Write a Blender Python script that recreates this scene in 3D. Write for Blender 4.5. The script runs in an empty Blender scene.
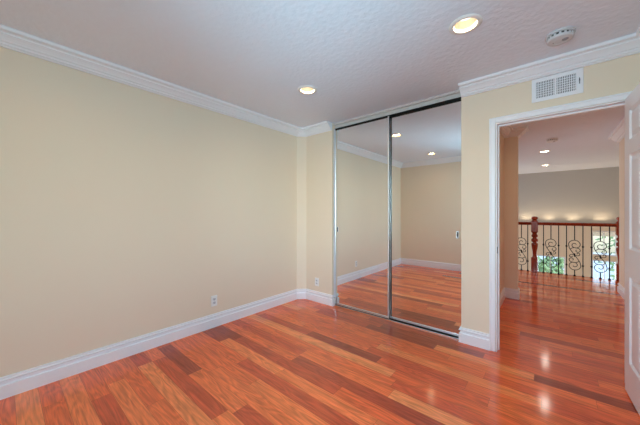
import bpy, bmesh, math, random
from mathutils import Vector, Matrix
random.seed(7)
S = bpy.context.scene
C = S.collection
PI = math.pi

# ------------------------------------------------------------ camera
YAW = math.radians(40.35)
cam = bpy.data.cameras.new('camera')
cam.sensor_fit = 'HORIZONTAL'; cam.sensor_width = 36
cam.lens = 270.0 / 640 * 36
cam.shift_y = 0.9 / 640
cam.clip_start = 0.02
co = bpy.data.objects.new('camera', cam); C.objects.link(co)
co.location = (0, 0, 1.234)
co.rotation_euler = (PI / 2, 0, YAW)
S.camera = co

# ------------------------------------------------------------ view, sky, lights
S.view_settings.view_transform = 'Standard'
S.view_settings.look = 'None'
S.view_settings.exposure = 0.0
S.view_settings.gamma = 1.0
S.view_settings.use_curve_mapping = False
S.cycles.use_denoising = True
try:
    S.cycles.denoiser = 'OPENIMAGEDENOISE'
    S.cycles.denoising_input_passes = 'RGB_ALBEDO_NORMAL'
except Exception:
    pass
S.cycles.max_bounces = 14
S.cycles.diffuse_bounces = 8
S.cycles.glossy_bounces = 8
S.cycles.transparent_max_bounces = 12
S.cycles.sample_clamp_indirect = 6.0
S.cycles.caustics_reflective = False
S.cycles.caustics_refractive = False
S.cycles.blur_glossy = 0.5

w = bpy.data.worlds.new('sky'); S.world = w; w.use_nodes = True
nt = w.node_tree; nt.nodes.clear()
sky = nt.nodes.new('ShaderNodeTexSky'); sky.sky_type = 'NISHITA'
sky.sun_disc = False; sky.sun_elevation = math.radians(50); sky.sun_rotation = math.radians(140)
bg = nt.nodes.new('ShaderNodeBackground'); bg.inputs['Strength'].default_value = 0.7
wo = nt.nodes.new('ShaderNodeOutputWorld')
nt.links.new(sky.outputs[0], bg.inputs[0]); nt.links.new(bg.outputs[0], wo.inputs[0])

def area(name, loc, rot, sx, sy, power, col, spread=180):
    l = bpy.data.lights.new(name, 'AREA'); l.shape = 'RECTANGLE'
    l.size = sx; l.size_y = sy; l.energy = power; l.color = col
    l.spread = math.radians(spread)
    o = bpy.data.objects.new(name, l); C.objects.link(o)
    o.location = loc; o.rotation_euler = rot
    return o
# daylight coming in through the bedroom window (behind the camera)
area('bedroom_window_daylight', (-0.5, -0.66, 1.45), (PI / 2, 0, 0), 1.5, 1.35, 70, (0.51, 0.83, 0.99))
# fill daylight at an added second window, out of view in the right-hand wall
area('bedroom_side_fill_daylight', (0.75, 0.72, 1.45), (PI / 2, 0, PI / 2), 1.4, 1.35, 58, (0.43, 0.83, 1.0))
# fill daylight at an added, unseen foyer window, far left of the stairwell
area('foyer_fill_daylight', (-4.2, 8.6, 0.6), (PI / 2, 0, -PI / 2), 2.0, 2.6, 115, (0.97, 0.96, 1.0))
# daylight coming in through the stairwell windows
area('stairwell_window_daylight', (0.35, 10.62, -0.95), (-PI / 2, 0, 0), 2.4, 1.7, 110, (0.95, 0.98, 1.0))
LAMP = 2.4          # luminance of a downlight lens

# ------------------------------------------------------------ materials
def srgb(r, g, b):
    f = lambda v: (v / 255 / 12.92) if v / 255 <= 0.04045 else ((v / 255 + 0.055) / 1.055) ** 2.4
    return (f(r), f(g), f(b), 1)

def mat(name, col, rough=0.5, metal=0.0, noise=0.0, nscale=8, bump=0.0, bscale=60, spec=0.5, bdist=0.002):
    m = bpy.data.materials.new(name); m.use_nodes = True
    t = m.node_tree; b = t.nodes['Principled BSDF']
    b.inputs['Base Color'].default_value = col
    b.inputs['Roughness'].default_value = rough
    b.inputs['Metallic'].default_value = metal
    b.inputs['Specular IOR Level'].default_value = spec
    tc = t.nodes.new('ShaderNodeTexCoord')
    if noise:
        n = t.nodes.new('ShaderNodeTexNoise'); n.inputs['Scale'].default_value = nscale
        n.inputs['Detail'].default_value = 4
        t.links.new(tc.outputs['Object'], n.inputs['Vector'])
        mx = t.nodes.new('ShaderNodeMix'); mx.data_type = 'RGBA'
        mx.inputs['A'].default_value = tuple(c * (1 - noise) for c in col[:3]) + (1,)
        mx.inputs['B'].default_value = tuple(min(1, c * (1 + noise)) for c in col[:3]) + (1,)
        t.links.new(n.outputs['Fac'], mx.inputs['Factor'])
        t.links.new(mx.outputs['Result'], b.inputs['Base Color'])
    if bump:
        n = t.nodes.new('ShaderNodeTexNoise'); n.inputs['Scale'].default_value = bscale
        n.inputs['Detail'].default_value = 3
        t.links.new(tc.outputs['Object'], n.inputs['Vector'])
        bp = t.nodes.new('ShaderNodeBump'); bp.inputs['Strength'].default_value = bump
        bp.inputs['Distance'].default_value = bdist
        t.links.new(n.outputs['Fac'], bp.inputs['Height'])
        t.links.new(bp.outputs['Normal'], b.inputs['Normal'])
    return m

def emit(name, col, strength):
    m = bpy.data.materials.new(name); m.use_nodes = True
    t = m.node_tree; t.nodes.clear()
    e = t.nodes.new('ShaderNodeEmission'); e.inputs[0].default_value = col; e.inputs[1].default_value = strength
    o = t.nodes.new('ShaderNodeOutputMaterial'); t.links.new(e.outputs[0], o.inputs[0])
    return m

M = {}
M['wall'] = mat('cream_wall_paint', srgb(233, 216, 194), 0.75, noise=0.012, nscale=3, bump=0.12, bscale=90, spec=0.25)
M['wall_hall'] = mat('cream_hall_paint', srgb(233, 216, 194), 0.75, noise=0.012, nscale=3, spec=0.25)
M['wall_grey'] = mat('pale_grey_wall_paint', srgb(186, 185, 182), 0.8, noise=0.012, nscale=3, spec=0.2)
M['ceiling'] = mat('textured_white_ceiling_paint', srgb(230, 236, 247), 0.85, noise=0.015, nscale=14, bump=0.7, bscale=30, spec=0.15, bdist=0.006)
M['header'] = mat('shaded_header_paint', srgb(204, 198, 194), 0.8, noise=0.01, nscale=4, spec=0.2)  # off-white toned down so the header's shade sits in its colour
M['trim'] = mat('white_gloss_trim_paint', srgb(237, 237, 241), 0.38, noise=0.008, nscale=5)
M['door'] = mat('white_door_paint', srgb(236, 236, 240), 0.32, noise=0.008, nscale=5)
M['plastic'] = mat('white_plastic', srgb(236, 236, 234), 0.4, noise=0.01)
M['plastic_grey'] = mat('grey_plastic', srgb(150, 150, 156), 0.5, noise=0.02)
M['plastic_pale'] = mat('pale_grey_plastic_and_shade', srgb(205, 205, 208), 0.45, noise=0.01)
M['dark'] = mat('dark_recess', srgb(28, 27, 28), 0.8, noise=0.05)
M['slot'] = mat('dark_slot', srgb(60, 58, 60), 0.7, noise=0.03)
M['bronze'] = mat('oil_rubbed_bronze', srgb(38, 31, 27), 0.38, 0.85, noise=0.08)
M['track_dark'] = mat('shaded_bronze_track', srgb(40, 36, 34), 0.45, 0.5, noise=0.05)  # dark bronze with the shadow inside the tracks worked into its tone
M['chrome'] = mat('polished_aluminium', srgb(222, 223, 226), 0.18, 1.0, noise=0.01)
M['alu'] = mat('satin_aluminium', srgb(225, 225, 228), 0.45, 1.0, noise=0.01)
M['mirror'] = mat('mirror_glass', (0.93, 0.935, 0.92, 1), 0.0, 1.0)
M['iron'] = mat('black_wrought_iron', srgb(24, 22, 22), 0.45, 0.6, noise=0.08)
M['can'] = mat('cream_lamp_reflector', srgb(240, 226, 200), 0.5, noise=0.01)
M['lens'] = emit('warm_lamp_glow', (1.0, 0.89, 0.72, 1), LAMP)
M['uplens'] = emit('warm_uplight_glow', (1.0, 0.78, 0.5, 1), 8)
M['leaf'] = mat('green_leaves', srgb(120, 150, 100), 0.6, noise=0.3, nscale=3)
M['bark'] = mat('brown_bark', srgb(96, 78, 62), 0.9, noise=0.2, nscale=12)
M['grass'] = mat('pale_paving', srgb(196, 204, 200), 0.9, noise=0.2, nscale=2)
M['tile'] = mat('beige_foyer_tile', srgb(196, 184, 166), 0.4, noise=0.04, nscale=2)

# cherry wood of the handrail and newels
def wood(name, a, b_, rough):
    m = bpy.data.materials.new(name); m.use_nodes = True
    t = m.node_tree; p = t.nodes['Principled BSDF']; p.inputs['Roughness'].default_value = rough
    tc = t.nodes.new('ShaderNodeTexCoord'); mp = t.nodes.new('ShaderNodeMapping')
    mp.inputs['Scale'].default_value = (14, 14, 2)
    n = t.nodes.new('ShaderNodeTexNoise'); n.inputs['Scale'].default_value = 3; n.inputs['Detail'].default_value = 5
    r = t.nodes.new('ShaderNodeValToRGB'); r.color_ramp.elements[0].color = a; r.color_ramp.elements[1].color = b_
    r.color_ramp.elements[0].position = 0.3; r.color_ramp.elements[1].position = 0.7
    t.links.new(tc.outputs['Object'], mp.inputs[0]); t.links.new(mp.outputs[0], n.inputs['Vector'])
    t.links.new(n.outputs['Fac'], r.inputs[0]); t.links.new(r.outputs[0], p.inputs['Base Color'])
    return m
M['cherry'] = wood('red_cherry_wood', srgb(128, 46, 26), srgb(172, 72, 40), 0.22)

def floor_material():
    m = bpy.data.materials.new('cherry_plank_floor'); m.use_nodes = True
    t = m.node_tree; N = t.nodes; Lk = t.links; p = N['Principled BSDF']
    W, LN = 0.108, 1.02
    def math_(op, a, b=None, c=None):
        n = N.new('ShaderNodeMath'); n.operation = op
        for i, v in enumerate((a, b, c)):
            if v is None: continue
            if isinstance(v, (int, float)): n.inputs[i].default_value = v
            else: Lk.new(v, n.inputs[i])
        return n.outputs[0]
    tc = N.new('ShaderNodeTexCoord'); sp = N.new('ShaderNodeSeparateXYZ')
    Lk.new(tc.outputs['Object'], sp.inputs[0])
    x, y = sp.outputs[0], sp.outputs[1]
    yr = math_('DIVIDE', math_('ADD', y, 20.033), W)
    row = math_('FLOOR', yr); fy = math_('FRACT', yr)
    wn = N.new('ShaderNodeTexWhiteNoise'); wn.noise_dimensions = '1D'; Lk.new(row, wn.inputs['W'])
    # row-dependent board length and offset
    wn2 = N.new('ShaderNodeTexWhiteNoise'); wn2.noise_dimensions = '1D'; Lk.new(math_('ADD', row, 371.7), wn2.inputs['W'])
    ln = math_('MULTIPLY_ADD', wn2.outputs['Value'], 0.75, 0.6)
    xr = math_('ADD', math_('DIVIDE', math_('ADD', x, 30), ln), math_('MULTIPLY', wn.outputs['Value'], 7.3))
    colm = math_('FLOOR', xr); fx = math_('FRACT', xr)
    cv = N.new('ShaderNodeCombineXYZ'); Lk.new(row, cv.inputs[0]); Lk.new(colm, cv.inputs[1])
    wb = N.new('ShaderNodeTexWhiteNoise'); wb.noise_dimensions = '2D'; Lk.new(cv.outputs[0], wb.inputs['Vector'])
    rnd = wb.outputs['Value']
    sc = N.new('ShaderNodeSeparateColor'); Lk.new(wb.outputs['Color'], sc.inputs[0])
    ramp = N.new('ShaderNodeValToRGB'); cr = ramp.color_ramp; cr.interpolation = 'LINEAR'
    cols = [(0.0, srgb(152, 68, 46)), (0.12, srgb(202, 86, 53)), (0.36, srgb(226, 102, 59)), (0.66, srgb(237, 114, 65)),
            (0.88, srgb(243, 129, 76)), (1.0, srgb(247, 148, 92))]
    cr.elements[0].position = cols[0][0]; cr.elements[0].color = cols[0][1]
    cr.elements[1].position = 1.0; cr.elements[1].color = cols[-1][1]
    for pos, c_ in cols[1:-1]:
        e = cr.elements.new(pos); e.color = c_
    Lk.new(rnd, ramp.inputs[0])
    # grain: noise stretched along the board, shifted per board
    gv = N.new('ShaderNodeCombineXYZ')
    Lk.new(math_('MULTIPLY', x, 1.6), gv.inputs[0])
    Lk.new(math_('MULTIPLY', y, 22.0), gv.inputs[1])
    Lk.new(math_('MULTIPLY', rnd, 57.0), gv.inputs[2])
    g1 = N.new('ShaderNodeTexNoise'); g1.inputs['Scale'].default_value = 1.5; g1.inputs['Detail'].default_value = 6
    g1.inputs['Roughness'].default_value = 0.62; g1.inputs['Distortion'].default_value = 1.6
    Lk.new(gv.outputs[0], g1.inputs['Vector'])
    gv3 = N.new('ShaderNodeCombineXYZ')
    Lk.new(math_('MULTIPLY', x, 5.0), gv3.inputs[0]); Lk.new(math_('MULTIPLY', y, 130.0), gv3.inputs[1]); Lk.new(math_('MULTIPLY', rnd, 33.0), gv3.inputs[2])
    g3 = N.new('ShaderNodeTexNoise'); g3.inputs['Scale'].default_value = 1.0; g3.inputs['Detail'].default_value = 3
    Lk.new(gv3.outputs[0], g3.inputs['Vector'])
    # cathedral figure: bands bent by broad noise
    gv2 = N.new('ShaderNodeCombineXYZ')
    Lk.new(math_('MULTIPLY', x, 1.1), gv2.inputs[0])
    Lk.new(math_('MULTIPLY', y, 7.0), gv2.inputs[1])
    Lk.new(math_('MULTIPLY', sc.outputs[1], 91.0), gv2.inputs[2])
    g2 = N.new('ShaderNodeTexNoise'); g2.inputs['Scale'].default_value = 1.4; g2.inputs['Detail'].default_value = 1.5
    g2.inputs['Distortion'].default_value = 0.6
    Lk.new(gv2.outputs[0], g2.inputs['Vector'])
    band = math_('SINE', math_('MULTIPLY', g2.outputs['Fac'], 62.0))
    gr = math_('ADD', math_('MULTIPLY', math_('SUBTRACT', g1.outputs['Fac'], 0.5), 1.15), math_('ADD', math_('MULTIPLY', band, 0.11), math_('MULTIPLY', math_('SUBTRACT', g3.outputs['Fac'], 0.5), 0.55)))
    val = math_('ADD', 1.0, gr)
    hs = N.new('ShaderNodeHueSaturation'); hs.inputs['Saturation'].default_value = 1.0
    Lk.new(ramp.outputs[0], hs.inputs['Color']); Lk.new(val, hs.inputs['Value'])
    # seams
    ey = math_('MULTIPLY', math_('MINIMUM', fy, math_('SUBTRACT', 1.0, fy)), W)
    ex = math_('MULTIPLY', math_('MINIMUM', fx, math_('SUBTRACT', 1.0, fx)), ln)
    seam = math_('LESS_THAN', math_('MINIMUM', ex, ey), 0.0009)
    mx = N.new('ShaderNodeMix'); mx.data_type = 'RGBA'
    Lk.new(math_('MULTIPLY', seam, 0.5), mx.inputs['Factor']); Lk.new(hs.outputs[0], mx.inputs['A'])
    mx.inputs['B'].default_value = srgb(62, 28, 18)
    Lk.new(mx.outputs['Result'], p.inputs['Base Color'])
    rr = math_('MULTIPLY_ADD', g1.outputs['Fac'], 0.06, 0.085)
    Lk.new(rr, p.inputs['Roughness'])
    p.inputs['Specular IOR Level'].default_value = 0.5
    hgt = math_('ADD', math_('MULTIPLY', seam, -1.0), math_('MULTIPLY', g1.outputs['Fac'], 0.12))
    bp = N.new('ShaderNodeBump'); bp.inputs['Strength'].default_value = 0.10; bp.inputs['Distance'].default_value = 0.001
    Lk.new(hgt, bp.inputs['Height']); Lk.new(bp.outputs['Normal'], p.inputs['Normal'])
    return m
M['floor'] = floor_material()

def glass_material():
    m = bpy.data.materials.new('window_glass'); m.use_nodes = True
    t = m.node_tree; t.nodes.clear()
    tr = t.nodes.new('ShaderNodeBsdfTransparent'); tr.inputs[0].default_value = (0.95, 0.97, 0.97, 1)
    gl = t.nodes.new('ShaderNodeBsdfGlossy'); gl.inputs['Roughness'].default_value = 0.02
    fr = t.nodes.new('ShaderNodeFresnel'); fr.inputs[0].default_value = 1.45
    mx = t.nodes.new('ShaderNodeMixShader'); o = t.nodes.new('ShaderNodeOutputMaterial')
    t.links.new(fr.outputs[0], mx.inputs[0]); t.links.new(tr.outputs[0], mx.inputs[1]); t.links.new(gl.outputs[0], mx.inputs[2])
    t.links.new(mx.outputs[0], o.inputs[0])
    return m
M['glass'] = glass_material()

# ------------------------------------------------------------ mesh helpers
def box(bm, x0, x1, y0, y1, z0, z1, bevel=0.0, seg=1):
    vs = [bm.verts.new((x, y, z)) for x in (x0, x1) for y in (y0, y1) for z in (z0, z1)]
    idx = [(0, 1, 3, 2), (4, 6, 7, 5), (0, 4, 5, 1), (2, 3, 7, 6), (0, 2, 6, 4), (1, 5, 7, 3)]
    fs = [bm.faces.new([vs[i] for i in f]) for f in idx]
    if bevel:
        es = {e for f in fs for e in f.edges}
        bmesh.ops.bevel(bm, geom=list(es), offset=bevel, segments=seg, affect='EDGES', profile=0.5)

def lathe(bm, prof, center=(0, 0, 0), n=32, axis='Z', cap0=True, cap1=True):
    """prof: list of (r, t) along the axis."""
    rings = []
    for r, tt in prof:
        ring = []
        for i in range(n):
            a = 2 * PI * i / n
            u, v = r * math.cos(a), r * math.sin(a)
            if axis == 'Z': p = (u, v, tt)
            elif axis == 'X': p = (tt, u, v)
            else: p = (u, tt, v)
            ring.append(bm.verts.new(Vector(p) + Vector(center)))
        rings.append(ring)
    for a, b in zip(rings, rings[1:]):
        for i in range(n):
            j = (i + 1) % n
            bm.faces.new((a[i], a[j], b[j], b[i]))
    if cap0: bm.faces.new(rings[0])
    if cap1: bm.faces.new(rings[-1])

def tube(bm, pts, r, n=6):
    """round bar along a polyline in the XZ plane (or any 3-D polyline)"""
    pts = [Vector(p) for p in pts]
    rings = []
    for i, p in enumerate(pts):
        d = (pts[min(i + 1, len(pts) - 1)] - pts[max(i - 1, 0)]).normalized()
        side = Vector((0, 1, 0)) if abs(d.y) < 0.9 else Vector((1, 0, 0))
        u = d.cross(side).normalized(); v = d.cross(u).normalized()
        rings.append([bm.verts.new(p + u * r * math.cos(2 * PI * k / n) + v * r * math.sin(2 * PI * k / n)) for k in range(n)])
    for a, b in zip(rings, rings[1:]):
        for k in range(n):
            j = (k + 1) % n
            bm.faces.new((a[k], a[j], b[j], b[k]))
    bm.faces.new(rings[0]); bm.faces.new(rings[-1])

def obj(name, bm, material, parent=None, smooth=False, loc=None):
    bmesh.ops.recalc_face_normals(bm, faces=bm.faces[:])
    me = bpy.data.meshes.new(name); bm.to_mesh(me); bm.free()
    me.materials.append(material)
    if smooth:
        me.shade_smooth()
        me.set_sharp_from_angle(angle=math.radians(35))
    o = bpy.data.objects.new(name, me); C.objects.link(o)
    if parent: o.parent = parent
    if loc: o.location = loc
    return o

def struct(name, bm, material, smooth=False):
    o = obj(name, bm, material, None, smooth); o['kind'] = 'structure'; return o

def sbox(name, material, *b, bevel=0.0):
    bm = bmesh.new(); box(bm, *b, bevel=bevel); return struct(name, bm, material)

def thing(name, label, cat, loc=(0, 0, 0), group=None):
    o = bpy.data.objects.new(name, None); o.empty_display_size = 0.1; C.objects.link(o)
    o.location = loc; o['label'] = label; o['category'] = cat
    if group: o['group'] = group
    return o

def tag(o, label, cat, group=None):
    o['label'] = label; o['category'] = cat
    if group: o['group'] = group
    return o

def new(): return bmesh.new()

def dup(root, loc, label):
    r = root.copy(); C.objects.link(r); r.location = loc; r['label'] = label
    for ch in list(root.children):
        c = ch.copy(); C.objects.link(c); c.parent = r
        for g in list(ch.children):
            d = g.copy(); C.objects.link(d); d.parent = c
    return r

# moulding sweep: path of plan points, the profile sticks out to the RIGHT of travel
def moulding(path, prof, z0, names, material, ends=(None, None)):
    P = [Vector(p) for p in path]
    def nrm(a, b):
        d = (b - a).normalized(); return Vector((d.y, -d.x))
    ns = [nrm(P[i], P[i + 1]) for i in range(len(P) - 1)]
    mit = []
    for i in range(len(P)):
        if i == 0: mit.append(ns[0])
        elif i == len(P) - 1: mit.append(ns[-1])
        else:
            m = (ns[i - 1] + ns[i]).normalized(); mit.append(m / max(0.2, m.dot(ns[i])))
    out = {}
    for i in range(len(P) - 1):
        nm = names[i]
        bm = out.setdefault(nm, new())
        ra = [bm.verts.new((P[i].x + mit[i].x * d, P[i].y + mit[i].y * d, z0 + z)) for d, z in prof]
        rb = [bm.verts.new((P[i + 1].x + mit[i + 1].x * d, P[i + 1].y + mit[i + 1].y * d, z0 + z)) for d, z in prof]
        k = len(prof)
        for a in range(k):
            b = (a + 1) % k
            bm.faces.new((ra[a], rb[a], rb[b], ra[b]))
        bm.faces.new(ra); bm.faces.new(rb)
    for nm, bm in out.items():
        struct(nm, bm, material)

def arc(cx, cz, r, a0, a1, n=6):
    return [(cx + r * math.cos(math.radians(a0 + (a1 - a0) * i / n)), cz + r * math.sin(math.radians(a0 + (a1 - a0) * i / n))) for i in range(n + 1)]

CROWN = ([(0, 0), (0.120, 0), (0.120, -0.010)] + arc(0.108, -0.012, 0.012, 0, -90, 4)[1:] +
         [(0.092, -0.022), (0.084, -0.028), (0.086, -0.036)] + [(0.080, -0.041), (0.068, -0.050), (0.057, -0.061), (0.050, -0.071)] +
         [(0.038, -0.070), (0.034, -0.075)] + [(0.034, -0.083), (0.028, -0.088), (0.020, -0.091), (0.020, -0.096), (0.0, -0.096)])
BASE = ([(0, 0), (0.019, 0), (0.019, 0.080)] + arc(0.015, 0.084, 0.004, 0, 90, 3) + [(0.008, 0.088), (0.0065, 0.092), (0.0065, 0.112), (0.016, 0.115)] +
        arc(0.0145, 0.121, 0.005, -30, 75, 4) + [(0.012, 0.129), (0.012, 0.140), (0.009, 0.143), (0, 0.143)])

# ------------------------------------------------------------ dimensions
H = 2.44
CW = 0.050
XL, XR = -2.784, 0.56
YN, YD = -0.47, 2.856
T = 0.12
CX0, CX1, CH = -2.210, -0.645, 2.372          # closet opening
DX0, DX1, DH = -0.362, 0.435, 2.035           # doorway
HXL, HXR = -0.51, 0.835                       # hall side walls
HY, HXE = 4.80, -0.348                        # wall stub facing the doorway, its end
HYR = 6.27                                    # end of hall right wall
YE = 7.37                                     # landing edge
YF = 10.30                                    # far wall over the stairwell
FX0, FX1 = -4.0, 1.75
ZL = -2.75                                    # lower floor

# ------------------------------------------------------------ structure
sbox('floor', M['floor'], FX0 - .1, FX1 + .1, YN - .3, YE, -0.28, 0)
sbox('trim_1', M['trim'], FX0, FX1, YE, YE + 0.02, -0.30, -0.012)             # fascia under the landing nosing
sbox('floor_foyer', M['tile'], FX0 - .1, FX1 + .1, YE - 1.5, YF + .3, ZL - .1, ZL)

LIGHTS = [(-0.41, 1.915), (-1.80, 1.93), (-1.82, 0.25), (-0.41, 0.25)]
HLIGHTS = [(-0.07, 6.80), (-0.075, 8.77), (0.25, 3.75)]  # last one is the added lamp just past the door
RH = 0.072
bm = new()
x0, x1, y0, y1 = FX0 - .1, FX1 + .1, YN - .3, YF + .3
es = []
def loop(pts):
    vs = [bm.verts.new((px, py, H)) for px, py in pts]
    for i in range(len(vs)): es.append(bm.edges.new((vs[i], vs[(i + 1) % len(vs)])))
loop([(x0, y0), (x1, y0), (x1, y1), (x0, y1)])
for lx, ly in LIGHTS + HLIGHTS:
    loop([(lx + RH * math.cos(2 * PI * i / 28), ly + RH * math.sin(2 * PI * i / 28)) for i in range(28)])
bmesh.ops.triangle_fill(bm, use_beauty=True, use_dissolve=False, edges=es)
box(bm, x0, x1, y0, y1, H + 0.16, H + 0.24)
struct('ceiling', bm, M['ceiling'])

sbox('wall_left', M['wall'], XL - T, XL, YN - .2, 3.62, 0, H)
# near wall with the bedroom window in it
bm = new()
WX0, WX1, WZ0, WZ1 = -1.25, 0.25, 0.80, 2.10
box(bm, XL, WX0, YN - T, YN, 0, H); box(bm, WX1, XR + T, YN - T, YN, 0, H)
box(bm, WX0, WX1, YN - T, YN, 0, WZ0); box(bm, WX0, WX1, YN - T, YN, WZ1, H)
struct('wall_near', bm, M['wall'])
bm = new()
for a in ((WX0, WX0 + .04), (WX1 - .04, WX1), ((WX0 + WX1) / 2 - .02, (WX0 + WX1) / 2 + .02)):
    box(bm, a[0], a[1], YN - .09, YN - .03, WZ0, WZ1, bevel=.004)
for a in ((WZ0, WZ0 + .04), (WZ1 - .04, WZ1)):
    box(bm, WX0 + .04, WX1 - .04, YN - .088, YN - .032, a[0], a[1], bevel=.004)
win = struct('window_1', bm, M['trim'])
bm = new(); box(bm, WX0 + .03, WX1 - .03, YN - .062, YN - .058, WZ0 + .03, WZ1 - .03)
obj('window_pane', bm, M['glass'], win)
# right-hand wall with the added second window, unseen beside the camera
bm = new()
SY0, SY1 = 0.02, 1.42
box(bm, XR, XR + T, YN - .2, SY0, 0, H); box(bm, XR, XR + T, SY1, YD + .02, 0, H)
box(bm, XR, XR + T, SY0, SY1, 0, WZ0); box(bm, XR, XR + T, SY0, SY1, WZ1, H)
struct('wall_right', bm, M['wall'])
def side_window(name, x0, x1, ya, yb, za, zb):
    bm = new(); xm = (x0 + x1) / 2
    for a in ((ya, ya + .04), (yb - .04, yb), ((ya + yb) / 2 - .02, (ya + yb) / 2 + .02)):
        box(bm, xm - .03, xm + .03, a[0], a[1], za, zb, bevel=.004)
    for a in ((za, za + .04), (zb - .04, zb)):
        box(bm, xm - .028, xm + .028, ya + .04, yb - .04, a[0], a[1], bevel=.004)
    o = struct(name, bm, M['trim'])
    bm = new(); box(bm, xm - .002, xm + .002, ya + .03, yb - .03, za + .03, zb - .03)
    obj('window_pane', bm, M['glass'], o)
side_window('window_5', XR, XR + T, SY0, SY1, WZ0, WZ1)  # window added out of view to light the left wall

# wall left of the closet with its chamfered corner, and the closet's own return
bm = new()
box(bm, XL - .01, CX0, YD, YD + 0.70, 0, H)
vs = [bm.verts.new((x, y, z)) for z in (0, H) for x, y in ((XL - .005, YD - 0.105), (XL - .005, YD + .005), (XL + 0.105, YD + .005))]
bm.faces.new(vs[:3]); bm.faces.new(vs[3:])
for i in range(3):
    j = (i + 1) % 3; bm.faces.new((vs[i], vs[j], vs[j + 3], vs[i + 3]))
struct('wall_far', bm, M['wall'])
# door wall
bm = new()
box(bm, CX1, DX0, YD, YD + T, 0, H)
box(bm, DX0, DX1, YD, YD + T, DH, H)
box(bm, DX1, HXR + .1, YD, YD + T, 0, H)
box(bm, CX1, HXL - .1, YD + T, YD + .70, 0, H)
struct('wall_door', bm, M['wall'])
sbox('wall_closet_back', M['wall'], CX0, CX1, YD + .62, YD + .70, 0, H)
sbox('trim_2', M['header'], CX0, CX1, YD + 0.056, YD + .13, CH, H)                # header over the closet doors
sbox('trim_3', M['header'], CX0, CX1, YD + .030, YD + .056, H - .020, H)      # small square bead along the header

# hall walls
sbox('wall_hall_left', M['wall_hall'], HXL - .1, HXL, YD + T, HY, 0, H)
sbox('wall_hall_stub', M['wall_hall'], FX0, HXE, HY, HY + T, 0, H)
sbox('wall_hall_right', M['wall_hall'], HXR, HXR + T, YD + T, HYR, 0, H)
sbox('wall_hall_corner', M['wall_hall'], HXR + T, FX1, HYR - T, HYR, 0, H)
bm = new()
for b in ((HY, 7.6, ZL, H), (9.6, YF, ZL, H), (7.6, 9.6, ZL, -0.7), (7.6, 9.6, 1.9, H)): box(bm, FX0 - T, FX0, *b)
struct('wall_hall_end', bm, M['wall_hall'])
side_window('window_6', FX0 - T, FX0, 7.6, 9.6, -0.7, 1.9)  # unseen window added to bring more daylight into the hall
sbox('wall_foyer_right', M['wall_hall'], FX1, FX1 + T, HYR - T, YF, ZL, H)
sbox('wall_foyer_near', M['wall_hall'], FX0, FX1, YE - .3, YE - .2, ZL, -0.28)
# far wall: pale grey above a ledge at rail height, cream with windows below
LZ, LD = 0.93, 0.55
sbox('wall_foyer_upper', M['wall_grey'], FX0, FX1, YF, YF + T, LZ - .3, H)
YB = YF - LD                                    # face of the lower wall
WIN = [(-0.29, 0.33, -1.75, 0.07), (0.82, 1.27, 0.17, 0.80), (0.82, 1.27, -0.95, 0.06)]
def punched_wall(bm, x0, x1, z0, z1, y0, y1, holes):
    xs = sorted({x0, x1} | {v for h_ in holes for v in h_[:2]}); zs = sorted({z0, z1} | {v for h_ in holes for v in h_[2:]})
    for a, b in zip(xs, xs[1:]):
        for c, d in zip(zs, zs[1:]):
            mx_, mz = (a + b) / 2, (c + d) / 2
            if any(h_[0] < mx_ < h_[1] and h_[2] < mz < h_[3] for h_ in holes): continue
            box(bm, a, b, y0, y1, c, d)
bm = new(); punched_wall(bm, FX0, FX1, ZL, LZ, YB, YB + T, WIN)
box(bm, FX0, FX1, YB + T, YF + T, LZ - .1, LZ)
struct('wall_foyer_lower', bm, M['wall_hall'])
for i, (a, b, c, d) in enumerate(WIN):
    bm = new(); fw = .03
    box(bm, a, a + fw, YB + .02, YB + .08, c, d, bevel=.003); box(bm, b - fw, b, YB + .02, YB + .08, c, d, bevel=.003)
    box(bm, a + fw, b - fw, YB + .022, YB + .078, c, c + fw, bevel=.003); box(bm, a + fw, b - fw, YB + .022, YB + .078, d - fw, d, bevel=.003)
    box(bm, (a + b) / 2 - .008, (a + b) / 2 + .008, YB + .03, YB + .07, c + fw, d - fw)
    wn_ = struct('window_%d' % (i + 2), bm, M['trim'])
    bm = new(); box(bm, a + .02, b - .02, YB + .048, YB + .052, c + .02, d - .02)
    obj('window_pane', bm, M['glass'], wn_)

# crown mouldings (room), then hall
ce = 0.001
moulding([(XR, YN), (XL, YN), (XL, YD - .10), (XL + .10, YD), (CX0 - .002, YD)], CROWN, H - ce,
         ['trim_4', 'trim_5', 'trim_6', 'trim_6'], M['trim'])
moulding([(CX1 + .002, YD), (XR, YD), (XR, YN)], CROWN, H - ce, ['trim_7', 'trim_8'], M['trim'])
moulding([(HXL, YD + T), (HXL, HY), (HXE, HY), (HXE, HY + T)], CROWN, H - ce, ['trim_9', 'trim_10', 'trim_10'], M['trim'])
moulding([(HXR, HYR), (HXR, YD + T)], CROWN, H - ce, ['trim_11'], M['trim'])
# baseboards
moulding([(XR, YN), (XL, YN), (XL, YD - .10), (XL + .10, YD), (CX0, YD), (CX0, YD + .036)], BASE, 0,
         ['baseboard_near', 'baseboard_left', 'baseboard_far', 'baseboard_far', 'baseboard_far'], M['trim'])
moulding([(CX1, YD + .036), (CX1, YD), (DX0 - CW - .001, YD)], BASE, 0, ['baseboard_door', 'baseboard_door'], M['trim'])
moulding([(XR, YD - .02), (XR, YN)], BASE, 0, ['baseboard_right'], M['trim'])
moulding([(HXL, YD + T + .02), (HXL, HY), (HXE, HY), (HXE, HY + T)], BASE, 0, ['baseboard_hall_left', 'baseboard_hall_stub', 'baseboard_hall_stub'], M['trim'])
moulding([(HXR + T, HYR), (HXR, HYR), (HXR, YD + T + .02)], BASE, 0, ['baseboard_hall_right', 'baseboard_hall_right'], M['trim'])

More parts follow.
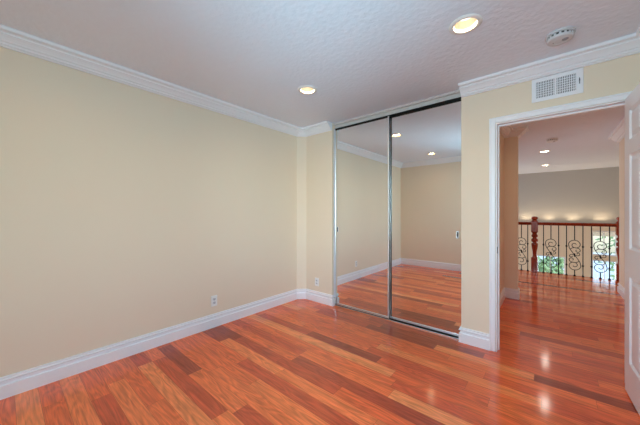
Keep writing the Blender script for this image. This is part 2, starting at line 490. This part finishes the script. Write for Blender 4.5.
# door frame: jambs, stop, casings
bm = new()
J = 0.006
box(bm, DX0 - .001, DX0 + J, YD - .004, YD + T + .004, 0, DH - J); box(bm, DX1 - J, DX1 + .001, YD - .004, YD + T + .004, 0, DH - J)
box(bm, DX0, DX1, YD - .004, YD + T + .004, DH - J, DH + .001)
box(bm, DX0 + J, DX0 + J + .012, YD + .045, YD + .08, 0, DH - J, bevel=.002)
box(bm, DX1 - J - .012, DX1 - J, YD + .045, YD + .08, 0, DH - J, bevel=.002)
box(bm, DX0 + J + .012, DX1 - J - .012, YD + .045, YD + .08, DH - J - .012, DH - J, bevel=.002)
struct('trim_12', bm, M['trim'])
def casing(bm, yf, sgn):
    for (a, b) in ((DX0 - CW, DX0 - .004), (DX1 + .004, DX1 + CW)):
        box(bm, a, b, min(yf, yf + sgn * .014), max(yf, yf + sgn * .014), 0, DH + CW, bevel=.003)
    box(bm, DX0 - .004, DX1 + .004, min(yf, yf + sgn * .0138), max(yf, yf + sgn * .0138), DH + .004, DH + CW, bevel=.003)
    # raised outer back-band
    box(bm, DX0 - CW - .001, DX0 - CW + .014, min(yf, yf + sgn * .020), max(yf, yf + sgn * .020), 0, DH + CW + .001, bevel=.003)
    box(bm, DX0 - CW + .014, DX1 + CW - .014, min(yf, yf + sgn * .0198), max(yf, yf + sgn * .0198), DH + CW - .014, DH + CW + .001, bevel=.003)
bm = new(); casing(bm, YD, -1); struct('trim_13', bm, M['trim'])
bm = new(); casing(bm, YD + T, 1); struct('trim_14', bm, M['trim'])

# ------------------------------------------------------------ the open six-panel door
DW, DT = 0.752, 0.035
door = new()
def panel_face(bm, ysurf, sgn):
    """face of the leaf in local XZ, with sunk and raised panels; sgn is the outward direction in local Y"""
    cols = [(0.105, 0.33), (0.422, 0.647)]
    rows = [(0.215, 0.80), (0.985, 1.615), (1.715, 1.915)]
    zt = DHL
    xs = sorted({0, DW} | {v for c in cols for v in c}); zs = sorted({0.0, zt} | {v for r in rows for v in r})
    for a, b in zip(xs, xs[1:]):
        for c, d in zip(zs, zs[1:]):
            ispan = (a, b) in cols and (c, d) in rows
            if not ispan:
                bm.faces.new([bm.verts.new((x, ysurf, z)) for x, z in ((a, c), (b, c), (b, d), (a, d))])
            else:
                rings = []
                for ins, dep in ((0, 0), (.004, .003), (.012, .010), (.020, .0105), (.040, .003), (.046, .002)):
                    rings.append([bm.verts.new((x, ysurf - sgn * dep, z)) for x, z in
                                  ((a + ins, c + ins), (b - ins, c + ins), (b - ins, d - ins), (a + ins, d - ins))])
                for r0, r1 in zip(rings, rings[1:]):
                    for i in range(4):
                        j = (i + 1) % 4; bm.faces.new((r0[i], r0[j], r1[j], r1[i]))
                bm.faces.new(rings[-1])
DHL = 2.016
panel_face(door, 0.0, -1); panel_face(door, DT, 1)
for q in (((0, 0), (0, DT)), ((DW, 0), (DW, DT))):
    door.faces.new([door.verts.new((x, y, z)) for (x, y), z in ((q[0], 0), (q[1], 0), (q[1], DHL), (q[0], DHL))])
for z in (0, DHL):
    door.faces.new([door.verts.new((x, y, z)) for x, y in ((0, 0), (DW, 0), (DW, DT), (0, DT))])
bmesh.ops.remove_doubles(door, verts=door.verts[:], dist=1e-5)
dl = struct('door_1', door, M['door'])
# hinge corner; the leaf runs towards the camera along -Y with its hall face to the left
dl.location = (0.402, 2.815, 0.010)
dl.rotation_euler = (0, 0, math.radians(-90 + 2.5))
def knob(sgn):
    bm = new()
    y = 0.0 if sgn < 0 else DT
    prof = [(0.033, 0), (0.033, .004), (0.028, .009), (0.013, .012), (0.011, .022), (0.014, .027), (0.024, .033), (0.0285, .043), (0.027, .053), (0.019, .060), (0.006, .063)]
    lathe(bm, [(r, sgn * t_) for r, t_ in prof], (DW - 0.062, y, 0.895), 28, 'Y')
    o = obj('door_knob', bm, M['bronze'], dl, True); o['label'] = 'dark bronze door knob'
knob(-1); knob(1)
for z in (0.22, 1.0, 1.79):
    bm = new(); lathe(bm, [(.006, z - .045), (.006, z + .045)], (-.004, DT - .002, 0), 10)
    obj('hinge', bm, M['bronze'], dl, True)

# strike plate on the left jamb
bm = new(); box(bm, DX0 + J - .0006, DX0 + J + .0018, YD + .006, YD + .034, 0.875, 0.935, bevel=.0006)
sp_ = obj('strike_plate', bm, M['bronze'])
tag(sp_, 'small dark metal strike plate set in the white door jamb', 'strike plate')

# ------------------------------------------------------------ mirrored sliding closet doors
SEAM = -1.432
def mirror_door(label, x0, x1, y, z0, z1, sl, sr, pull_x):
    t = thing('sliding_mirror_door', label, 'mirror door', ((x0 + x1) / 2, y, z0), 'mirrored sliding closet doors')
    ox, oy, oz = t.location
    def part(name, bm, m, smooth=False, par=t):
        for v in bm.verts: v.co -= Vector((ox, oy, oz))
        return obj(name, bm, m, par, smooth)
    bm = new(); box(bm, x0 + sl * .6, x1 - sr * .6, y + .010, y + .016, z0 + .012, z1 - .008); part('mirror_panel', bm, M['mirror'])
    for a, b in ((x0, x0 + sl), (x1 - sr, x1)):
        bm = new(); box(bm, a, b, y, y + .024, z0, z1, bevel=.003, seg=2); part('stile', bm, M['alu'])
    bm = new(); box(bm, x0 + sl, x1 - sr, y + .002, y + .023, z0, z0 + .022, bevel=.002); part('bottom_rail', bm, M['alu'])
    bm = new(); box(bm, x0 + sl, x1 - sr, y + .004, y + .023, z1 - .016, z1, bevel=.002); part('top_rail', bm, M['track_dark'])
    # recessed finger pull
    bm = new()
    zc = 1.02
    box(bm, pull_x - .011, pull_x + .011, y + .006, y + .0102, zc - .036, zc + .036, bevel=.002)
    pl = part('finger_pull', bm, M['alu'])
    bm = new(); box(bm, pull_x - .006, pull_x + .006, y + .0052, y + .0064, zc - .028, zc + .028)
    pp = part('pull_recess', bm, M['slot'], par=pl)
    return t
YL, YR_ = YD + .044, YD + .070
left_door = mirror_door('mirrored sliding closet door beside the far left corner, sliding in front', CX0 + .0045, SEAM + .018, YL, 0.012, 2.366, .009, .020, CX0 + .048)
mirror_door('mirrored sliding closet door beside the doorway wall, set behind its neighbour', SEAM - .03, CX1 - .002, YR_, 0.012, 2.3605, .018, .009, CX1 - .052)

bm = new(); box(bm, SEAM + .0182, SEAM + .0194, YL + .001, YL + .0245, .014, 2.364)  # dark strip standing in for the shadow in the gap between the doors
for v in bm.verts: v.co -= left_door.location
obj('edge_shadow', bm, M['track_dark'], left_door)['label'] = 'dark strip for the shadow at the door edge'

t = thing('closet_top_track', 'dark metal track along the top of the mirrored closet', 'door track', (0, 0, 0))
bm = new(); box(bm, CX0, CX1, YD + .0425, YD + .104, CH - .004, CH); obj('track_plate', bm, M['track_dark'], t)
for k, (yy, zz) in enumerate(((YD + .0684, 2.3615), (YD + .0985, 2.362))):
    bm = new(); box(bm, CX0, CX1, yy, yy + .0012, zz, CH - .004)
    if k == 0: box(bm, SEAM + .02, CX1, yy - .004, yy, 2.363, 2.3645)
    obj('track_flange', bm, M['track_dark'], t)
t = thing('closet_floor_track', 'low metal floor track under the mirrored closet doors', 'door track', (0, 0, 0))
bm = new(); box(bm, CX0, CX1, YD + .040, YD + .100, 0, .003); obj('track_plate', bm, M['track_dark'], t)
for yy, hh in ((YD + .038, .006), (YD + .097, .006)):
    bm = new(); box(bm, CX0, CX1, yy, yy + .004, .0, hh, bevel=.001); obj('track_rib', bm, M['alu'], t)
# side channels of the closet
sbox('trim_15', M['trim'], CX0, CX0 + .004, YD + .030, YD + .12, .143, CH)

# ------------------------------------------------------------ recessed downlights
def spot(name, loc, rx, power, col, cone, parent):
    l = bpy.data.lights.new(name, 'SPOT'); l.energy = power; l.color = col
    l.spot_size = math.radians(cone); l.spot_blend = 0.6; l.shadow_soft_size = 0.05
    o = bpy.data.objects.new(name, l); C.objects.link(o); o.parent = parent
    o.location = loc; o.rotation_euler = (rx, 0, 0)
    return o
def downlight(label, x, y, group):
    t = thing('recessed_downlight', label, 'ceiling light', (x, y, H), group)
    bm = new(); lathe(bm, [(RH - .006, .004), (RH - .004, -.006), (RH + .004, -.0085), (.090, -.006), (.096, -.001), (.096, .0)], n=40, cap0=False, cap1=False)
    obj('trim_ring', bm, M['plastic'], t, True)
    bm = new(); lathe(bm, [(RH - .004, -.006), (RH - .010, .012), (.056, .055), (.054, .060), (.054, .085)], n=40, cap0=False, cap1=True)
    obj('reflector', bm, M['can'], t, True)
    bm = new(); lathe(bm, [(.050, .062), (.047, .056), (.036, .050), (.018, .047), (.004, .046)], n=32)
    o = obj('lamp_lens', bm, M['lens'], t, True); o['label'] = 'glowing warm white lens'
    l = bpy.data.lights.new('lamp_light', 'AREA'); l.shape = 'DISK'; l.size = .104; l.energy = 1.95; l.color = (1.0, .72, .43)
    lo = bpy.data.objects.new('lamp_light', l); C.objects.link(lo); lo.parent = t; lo.location = (0, 0, .012)
    return t
g = 'recessed downlights in the bedroom ceiling'
d0 = downlight('glowing recessed downlight in the ceiling, nearest the smoke detector', *LIGHTS[0], g)
dup(d0, (*LIGHTS[1], H), 'glowing recessed downlight in the ceiling near the closet and left wall')
dup(d0, (*LIGHTS[2], H), 'recessed downlight seen in the right closet mirror only')
dup(d0, (*LIGHTS[3], H), 'recessed downlight overhead out of view near the window')
h0 = dup(d0, (*HLIGHTS[0], H), 'glowing downlight in the hall ceiling, nearer the doorway')
h1 = dup(d0, (*HLIGHTS[1], H), 'glowing downlight in the hall ceiling, farther beyond the railing')
hall_lamp = None
fill_lamp = dup(d0, (*HLIGHTS[2], H), 'added downlight in the hall ceiling just past the door, hidden by the door head')  # unseen lamp added to brighten the stub wall and hall floor
fill_lamp['group'] = 'downlights in the hall ceiling'
for ch in fill_lamp.children:
    if ch.type == 'LIGHT':
        ch.data = ch.data.copy(); ch.data.energy = 2.9; ch.data.color = (1.0, .74, .44)
for o in (h0, h1):
    o['group'] = 'downlights in the hall ceiling'
    for ch in o.children:
        if ch.type == 'LIGHT':
            hall_lamp = hall_lamp or ch.data.copy(); hall_lamp.energy = 2.4; hall_lamp.color = (1.0, .90, .76); ch.data = hall_lamp

# ------------------------------------------------------------ smoke detectors
def smoke(label, x, y, m_body):
    t = thing('smoke_detector', label, 'smoke detector', (x, y, H)); t.scale = (1, 1, 1.3)
    bm = new(); lathe(bm, [(.078, 0), (.078, -.008), (.074, -.011)], n=44); obj('mounting_base', bm, m_body, t, True)
    bm = new(); lathe(bm, [(.064, -.009), (.064, -.022)], n=44, cap0=False, cap1=False); obj('vent_gap', bm, M['slot'], t, True)
    bm = new()                                                     # posts bridging the vent gap
    for i in range(16):
        a = 2 * PI * i / 16; r0, r1, da = .062, .070, .085
        vs = [bm.verts.new((r * math.cos(a + s_ * da), r * math.sin(a + s_ * da), z)) for z in (-.009, -.023) for r, s_ in ((r0, -1), (r0, 1), (r1, 1), (r1, -1))]
        for f in ((0, 1, 2, 3), (4, 5, 6, 7), (0, 1, 5, 4), (1, 2, 6, 5), (2, 3, 7, 6), (3, 0, 4, 7)): bm.faces.new([vs[k] for k in f])
    obj('vent_ribs', bm, m_body, t)
    bm = new(); lathe(bm, [(.066, -.020), (.071, -.0215), (.071, -.026), (.066, -.033), (.050, -.038), (.030, -.0395), (.028, -.038), (.004, -.038)], n=44, cap0=True)
    obj('cover', bm, m_body, t, True)
    bm = new(); lathe(bm, [(.017, -.037), (.017, -.0405), (.014, -.042), (.003, -.0425)], (.026, -.018, 0), n=24); o = obj('test_button', bm, M['plastic_grey'], t, True)
    bm = new(); lathe(bm, [(.003, -.036), (.003, -.0400), (.001, -.0408)], (-.034, -.006, 0), n=10); o = obj('indicator_lamp', bm, M['slot'], t, True)
    return t
smoke('white round smoke detector on the bedroom ceiling above the vent', 0.054, 2.43, M['plastic_pale'])
smoke('small round smoke detector on the hall ceiling beyond the doorway', 0.03, 5.77, M['plastic'])

# ------------------------------------------------------------ air vent over the door
VX0, VX1, VZ0, VZ1 = -0.112, 0.197, 2.150, 2.340
t = thing('air_vent', 'white louvred air vent grille on the wall over the doorway', 'air vent', ((VX0 + VX1) / 2, YD, (VZ0 + VZ1) / 2))
vw, vh = VX1 - VX0, VZ1 - VZ0
bm = new()
bw = .030; bx0, bx1, bz0, bz1 = -vw / 2, vw / 2, -vh / 2, vh / 2
def fr(bm, a, b, c, d): box(bm, a, b, -.010, -.0005, c, d, bevel=.0025)
RB = .042
fr(bm, bx0, bx0 + bw, bz0, bz1); fr(bm, bx1 - RB, bx1, bz0, bz1)
fr(bm, bx0 + bw - .004, bx1 - RB + .004, bz1 - bw, bz1); fr(bm, bx0 + bw - .004, bx1 - RB + .004, bz0, bz0 + bw)
mid = (bx0 + bw + bx1 - RB) / 2
fr(bm, mid - .007, mid + .007, bz0 + bw - .004, bz1 - bw + .004)
obj('frame', bm, M['trim'], t)
bm = new(); box(bm, bx0 + bw - .003, bx1 - RB + .003, -.0012, -.0004, bz0 + bw - .003, bz1 - bw + .003); obj('duct_opening', bm, M['slot'], t)['label'] = 'dark duct behind the louvres'
for a, b in ((bx0 + bw, mid - .007), (mid + .007, bx1 - RB)):
    bm = new(); n = 11
    for i in range(n):
        cx = a + (b - a) * (i + .5) / n; hw = (b - a) / n * .27
        box(bm, cx - hw, cx + hw, -.0075, -.0045, bz0 + bw - .003, bz1 - bw + .003)
    for k in range(1, 7):
        cz = bz0 + bw + (vh - 2 * bw) * k / 7
        box(bm, a, b, -.0042, -.0028, cz - .0022, cz + .0022)
    obj('louvre', bm, M['trim'], t)
bm = new(); box(bm, bx1 - .024, bx1 - .020, -.0165, -.0098, -.022, .022); box(bm, bx1 - .025, bx1 - .019, -.020, -.0160, -.002, .014, bevel=.001)
obj('damper_lever', bm, M['slot'], t)['label'] = 'grey damper lever'
for sx in (bx0 + .014, bx1 - .010):
    bm = new(); lathe(bm, [(.0035, -.0098), (.003, -.0115), (.001, -.012)], (sx, 0, 0), 12, 'Y'); obj('screw', bm, M['plastic'], t, True)

# ------------------------------------------------------------ wall outlets
def outlet(label, loc, rz):
    t = thing('wall_outlet', label, 'outlet', loc, 'wall outlets'); t.rotation_euler = (0, 0, rz)
    bm = new(); box(bm, -.035, .035, -.006, 0, -.0575, .0575, bevel=.003, seg=2); obj('cover_plate', bm, M['plastic'], t)
    for s_ in (1, -1):
        zc = s_ * .0195
        bm = new()
        n = 20
        pts = []
        for i in range(n):
            a = 2 * PI * i / n
            pts.append((max(-.0165, min(.0165, .0185 * math.cos(a))), zc + max(-.0125, min(.0125, .0185 * math.sin(a)))))
        f0 = [bm.verts.new((x, -.0055, z)) for x, z in pts]; f1 = [bm.verts.new((x, -.0078, z)) for x, z in pts]
        bm.faces.new(f0); bm.faces.new(f1)
        for i in range(n):
            j = (i + 1) % n; bm.faces.new((f0[i], f0[j], f1[j], f1[i]))
        bmesh.ops.remove_doubles(bm, verts=bm.verts[:], dist=1e-6)
        rc = obj('receptacle', bm, M['plastic_pale'], t)
        bm = new()
        box(bm, -.0075, -.0050, -.0084, -.0076, zc - .003, zc + .006); box(bm, .0050, .0075, -.0084, -.0076, zc - .003, zc + .006)
        lathe(bm, [(.0026, -.0084), (.0026, -.0076)], (0, 0, zc - .0075), 10, 'Y')
        obj('socket_slots', bm, M['slot'], rc)
    bm = new(); lathe(bm, [(.003, -.0055), (.003, -.0068), (.001, -.0072)], n=12, axis='Y'); obj('screw', bm, M['plastic_grey'], t, True)
    return t
outlet('white wall outlet low on the long left wall above the baseboard', (XL, 1.494, 0.282), PI / 2)
outlet('white wall outlet low on the narrow wall beside the closet', (-2.482, YD, 0.275), 0)

# ------------------------------------------------------------ landing railing
YRL = 7.28
def px_x(px, Y):
    k = (px - 320) / 270.0
    s, c = math.sin(YAW), math.cos(YAW)
    return Y / (c + s * k) * (-s + c * k)
R0 = thing('landing_railing', 'red wood and black iron scroll railing along the hall landing edge', 'railing', (0, YRL, 0))
RT = 1.05
NX0, NX1 = -0.238, 0.985
bm = new()                                        # handrail profile swept along X
pf = [(-.020, -.062), (-.022, -.045), (-.014, -.040), (-.030, -.030), (-.034, -.018), (-.028, -.005), (-.012, 0), (.012, 0), (.028, -.005), (.034, -.018), (.030, -.030), (.014, -.040), (.022, -.045), (.020, -.062)]
def rail(bm, xa, xb):
    ra = [bm.verts.new((xa, y, RT + z)) for y, z in pf]; rb = [bm.verts.new((xb, y, RT + z)) for y, z in pf]
    for i in range(len(pf)):
        j = (i + 1) % len(pf); bm.faces.new((ra[i], ra[j], rb[j], rb[i]))
    bm.faces.new(ra); bm.faces.new(rb)
rail(bm, -2.6, NX0 - .05); o = obj('handrail', bm, M['cherry'], R0, True)
bm = new(); rail(bm, NX0 + .05, NX1 - .05); o = obj('handrail', bm, M['cherry'], R0, True)
bm = new(); rail(bm, NX1 + .05, FX1); o = obj('handrail', bm, M['cherry'], R0, True)
def newel(x):
    bm = new(); hw = .056
    box(bm, x - hw, x + hw, -hw, hw, 0, .30, bevel=.004)
    box(bm, x - hw, x + hw, -hw, hw, .84, 1.07, bevel=.006)
    W_ = 1.14
    lathe(bm, [(r * W_, z) for r, z in [(.050, .298), (.036, .312), (.032, .322), (.030, .36), (.034, .44), (.044, .52), (.050, .575), (.046, .60), (.030, .615), (.028, .625), (.046, .64), (.050, .66), (.048, .69), (.030, .71),
               (.028, .72), (.044, .74), (.048, .765), (.040, .785), (.030, .80), (.034, .82), (.048, .838), (.048, .845)]], (x, 0, 0), 28)
    lathe(bm, [(r * W_, z) for r, z in [(.046, 1.068), (.050, 1.078), (.034, 1.090), (.030, 1.100), (.042, 1.112), (.049, 1.130), (.046, 1.150), (.030, 1.166), (.006, 1.172)]], (x, 0, 0), 28)
    return obj('newel_post', bm, M['cherry'], R0, True)
newel(NX0); newel(NX1)
B = .0075
ZT = RT - .060
def spiral(cx, cz, r0, r1, a0, a1, n=22):
    return [(cx + (r0 + (r1 - r0) * i / n) * math.cos(math.radians(a0 + (a1 - a0) * i / n)), cz + (r0 + (r1 - r0) * i / n) * math.sin(math.radians(a0 + (a1 - a0) * i / n))) for i in range(n + 1)]
def baluster(x, scroll):
    bm = new()
    if scroll:                                            # the bar breaks off where the scroll takes over
        box(bm, x - B, x + B, -B, B, .705, ZT + .004)
    else: box(bm, x - B, x + B, -B, B, 0.01, ZT + .004)
    o = obj('baluster', bm, M['iron'], R0)
    if scroll:
        bm = new(); box(bm, x - B, x + B, -B, B, 0.01, .125); obj('lower_bar', bm, M['iron'], o)
    bm = new(); box(bm, x - .017, x + .017, -.017, .017, 0, .022, bevel=.004); box(bm, x - .012, x + .012, -.012, .012, .020, .032, bevel=.003)
    obj('shoe', bm, M['iron'], o)
    if not scroll:
        for z in (.585, .215):
            bm = new(); lathe(bm, [(.008, z - .020), (.014, z - .012), (.017, z), (.014, z + .012), (.008, z + .020)], (x, 0, 0), 12)
            obj('knuckle', bm, M['iron'], o, True)
    else:
        zc = .415; r = .0060; y = 0.0
        # one arm of the S: out of the middle, round the outside and into a big curl
        p1 = [(0, 0), (-.030, .050), (-.062, .105), (-.080, .150)] + spiral(0, .205, .088, .086, 205, 60, 16) + spiral(.006, .200, .080, .018, 40, -330, 26)
        # counter-curl under it and a small curl beside the middle
        p2 = [(-.066, .112), (-.034, .140), (.004, .146), (.040, .138)] + spiral(.040, .090, .047, .016, 75, -230, 20)
        p3 = [(.008, -.012)] + spiral(.048, .022, .034, .012, -120, 200, 16)
        bm = new()
        for s_ in (1, -1):
            for p in (p1, p2, p3): tube(bm, [(x + s_ * q[0], y, zc + s_ * q[1]) for q in p], r, 6)
        lathe(bm, [(.006, zc - .035), (.011, zc - .02), (.013, zc), (.011, zc + .02), (.006, zc + .035)], (x, 0, 0), 10)
        obj('scroll', bm, M['iron'], o, True)
plain = [543.5, 558.5, 566.4, 583.0, 591.6, 609.5]
for i in range(9):
    xa, xb = px_x(543.5, YRL), px_x(609.5, YRL)
    baluster(xa + (xb - xa) * i / 8, i % 3 == 1)
step = .113
for i in range(6): baluster(NX0 - .115 - step * i * .96, i % 3 == 1)
for i in range(6): baluster(NX1 + .115 + step * i, i % 3 == 1)

# ------------------------------------------------------------ uplights on the ledge over the stairwell
u0 = None
for k, (px, nm) in enumerate(((526, 'leftmost, left of the newel post'), (549, 'second from the left'), (573, 'third from the left'), (602, 'rightmost'))):
    X = px_x(px, YF - .17)
    lab = 'small glowing uplight on the ledge beyond the railing, ' + nm
    if u0 is None:
        u0 = thing('uplight', lab, 'uplight', (X, YF - .17, LZ), 'uplights on the ledge')
        bm = new(); lathe(bm, [(.045, 0), (.045, .012), (.036, .016), (.034, .022), (.030, .022)], n=24); obj('housing', bm, M['plastic'], u0, True)
        bm = new(); lathe(bm, [(.030, .0215), (.022, .026), (.006, .028)], n=24); obj('lamp_lens', bm, M['uplens'], u0, True)
        spot('lamp_light', (0, 0, .045), PI, 5.0, (1.0, .76, .48), 160, u0)
    else: dup(u0, (X, YF - .17, LZ), lab)

# ------------------------------------------------------------ garden seen through the stairwell windows
sbox('ground', M['grass'], -14, 16, YF + .6, 40, ZL - .3, ZL - .1)
def tree(label, x, y, h, rad, seed):
    rr = random.Random(seed)
    t = thing('garden_tree', label, 'tree', (x, y, ZL - .1), 'garden trees')
    bm = new(); lathe(bm, [(.11, 0), (.08, h * .4), (.04, h * .8)], n=10); obj('trunk', bm, M['bark'], t, True)
    bm = new()
    for i in range(420):
        u, v, q = rr.gauss(0, 1), rr.gauss(0, 1), rr.gauss(0, 1); L_ = math.sqrt(u * u + v * v + q * q) or 1
        r = rad * (rr.random() ** .4) * (0.8 + .3 * math.sin(3 * u + seed))
        c = Vector((u / L_ * r, v / L_ * r, h * .66 + q / L_ * r * 1.15))
        a = Vector((rr.gauss(0, 1), rr.gauss(0, 1), rr.gauss(0, 1))).normalized(); b = a.orthogonal().normalized()
        s1, s2 = .12 + .1 * rr.random(), .05 + .04 * rr.random()
        bm.faces.new([bm.verts.new(c + a * s1), bm.verts.new(c + b * s2), bm.verts.new(c - a * s1), bm.verts.new(c - b * s2)])
    obj('foliage', bm, M['leaf'], t)
tree('leafy green tree outside the left stairwell window', 0.2, 16.0, 2.3, 1.1, 3)
tree('leafy green tree outside the right stairwell windows', 3.2, 18.5, 3.4, 1.5, 5)
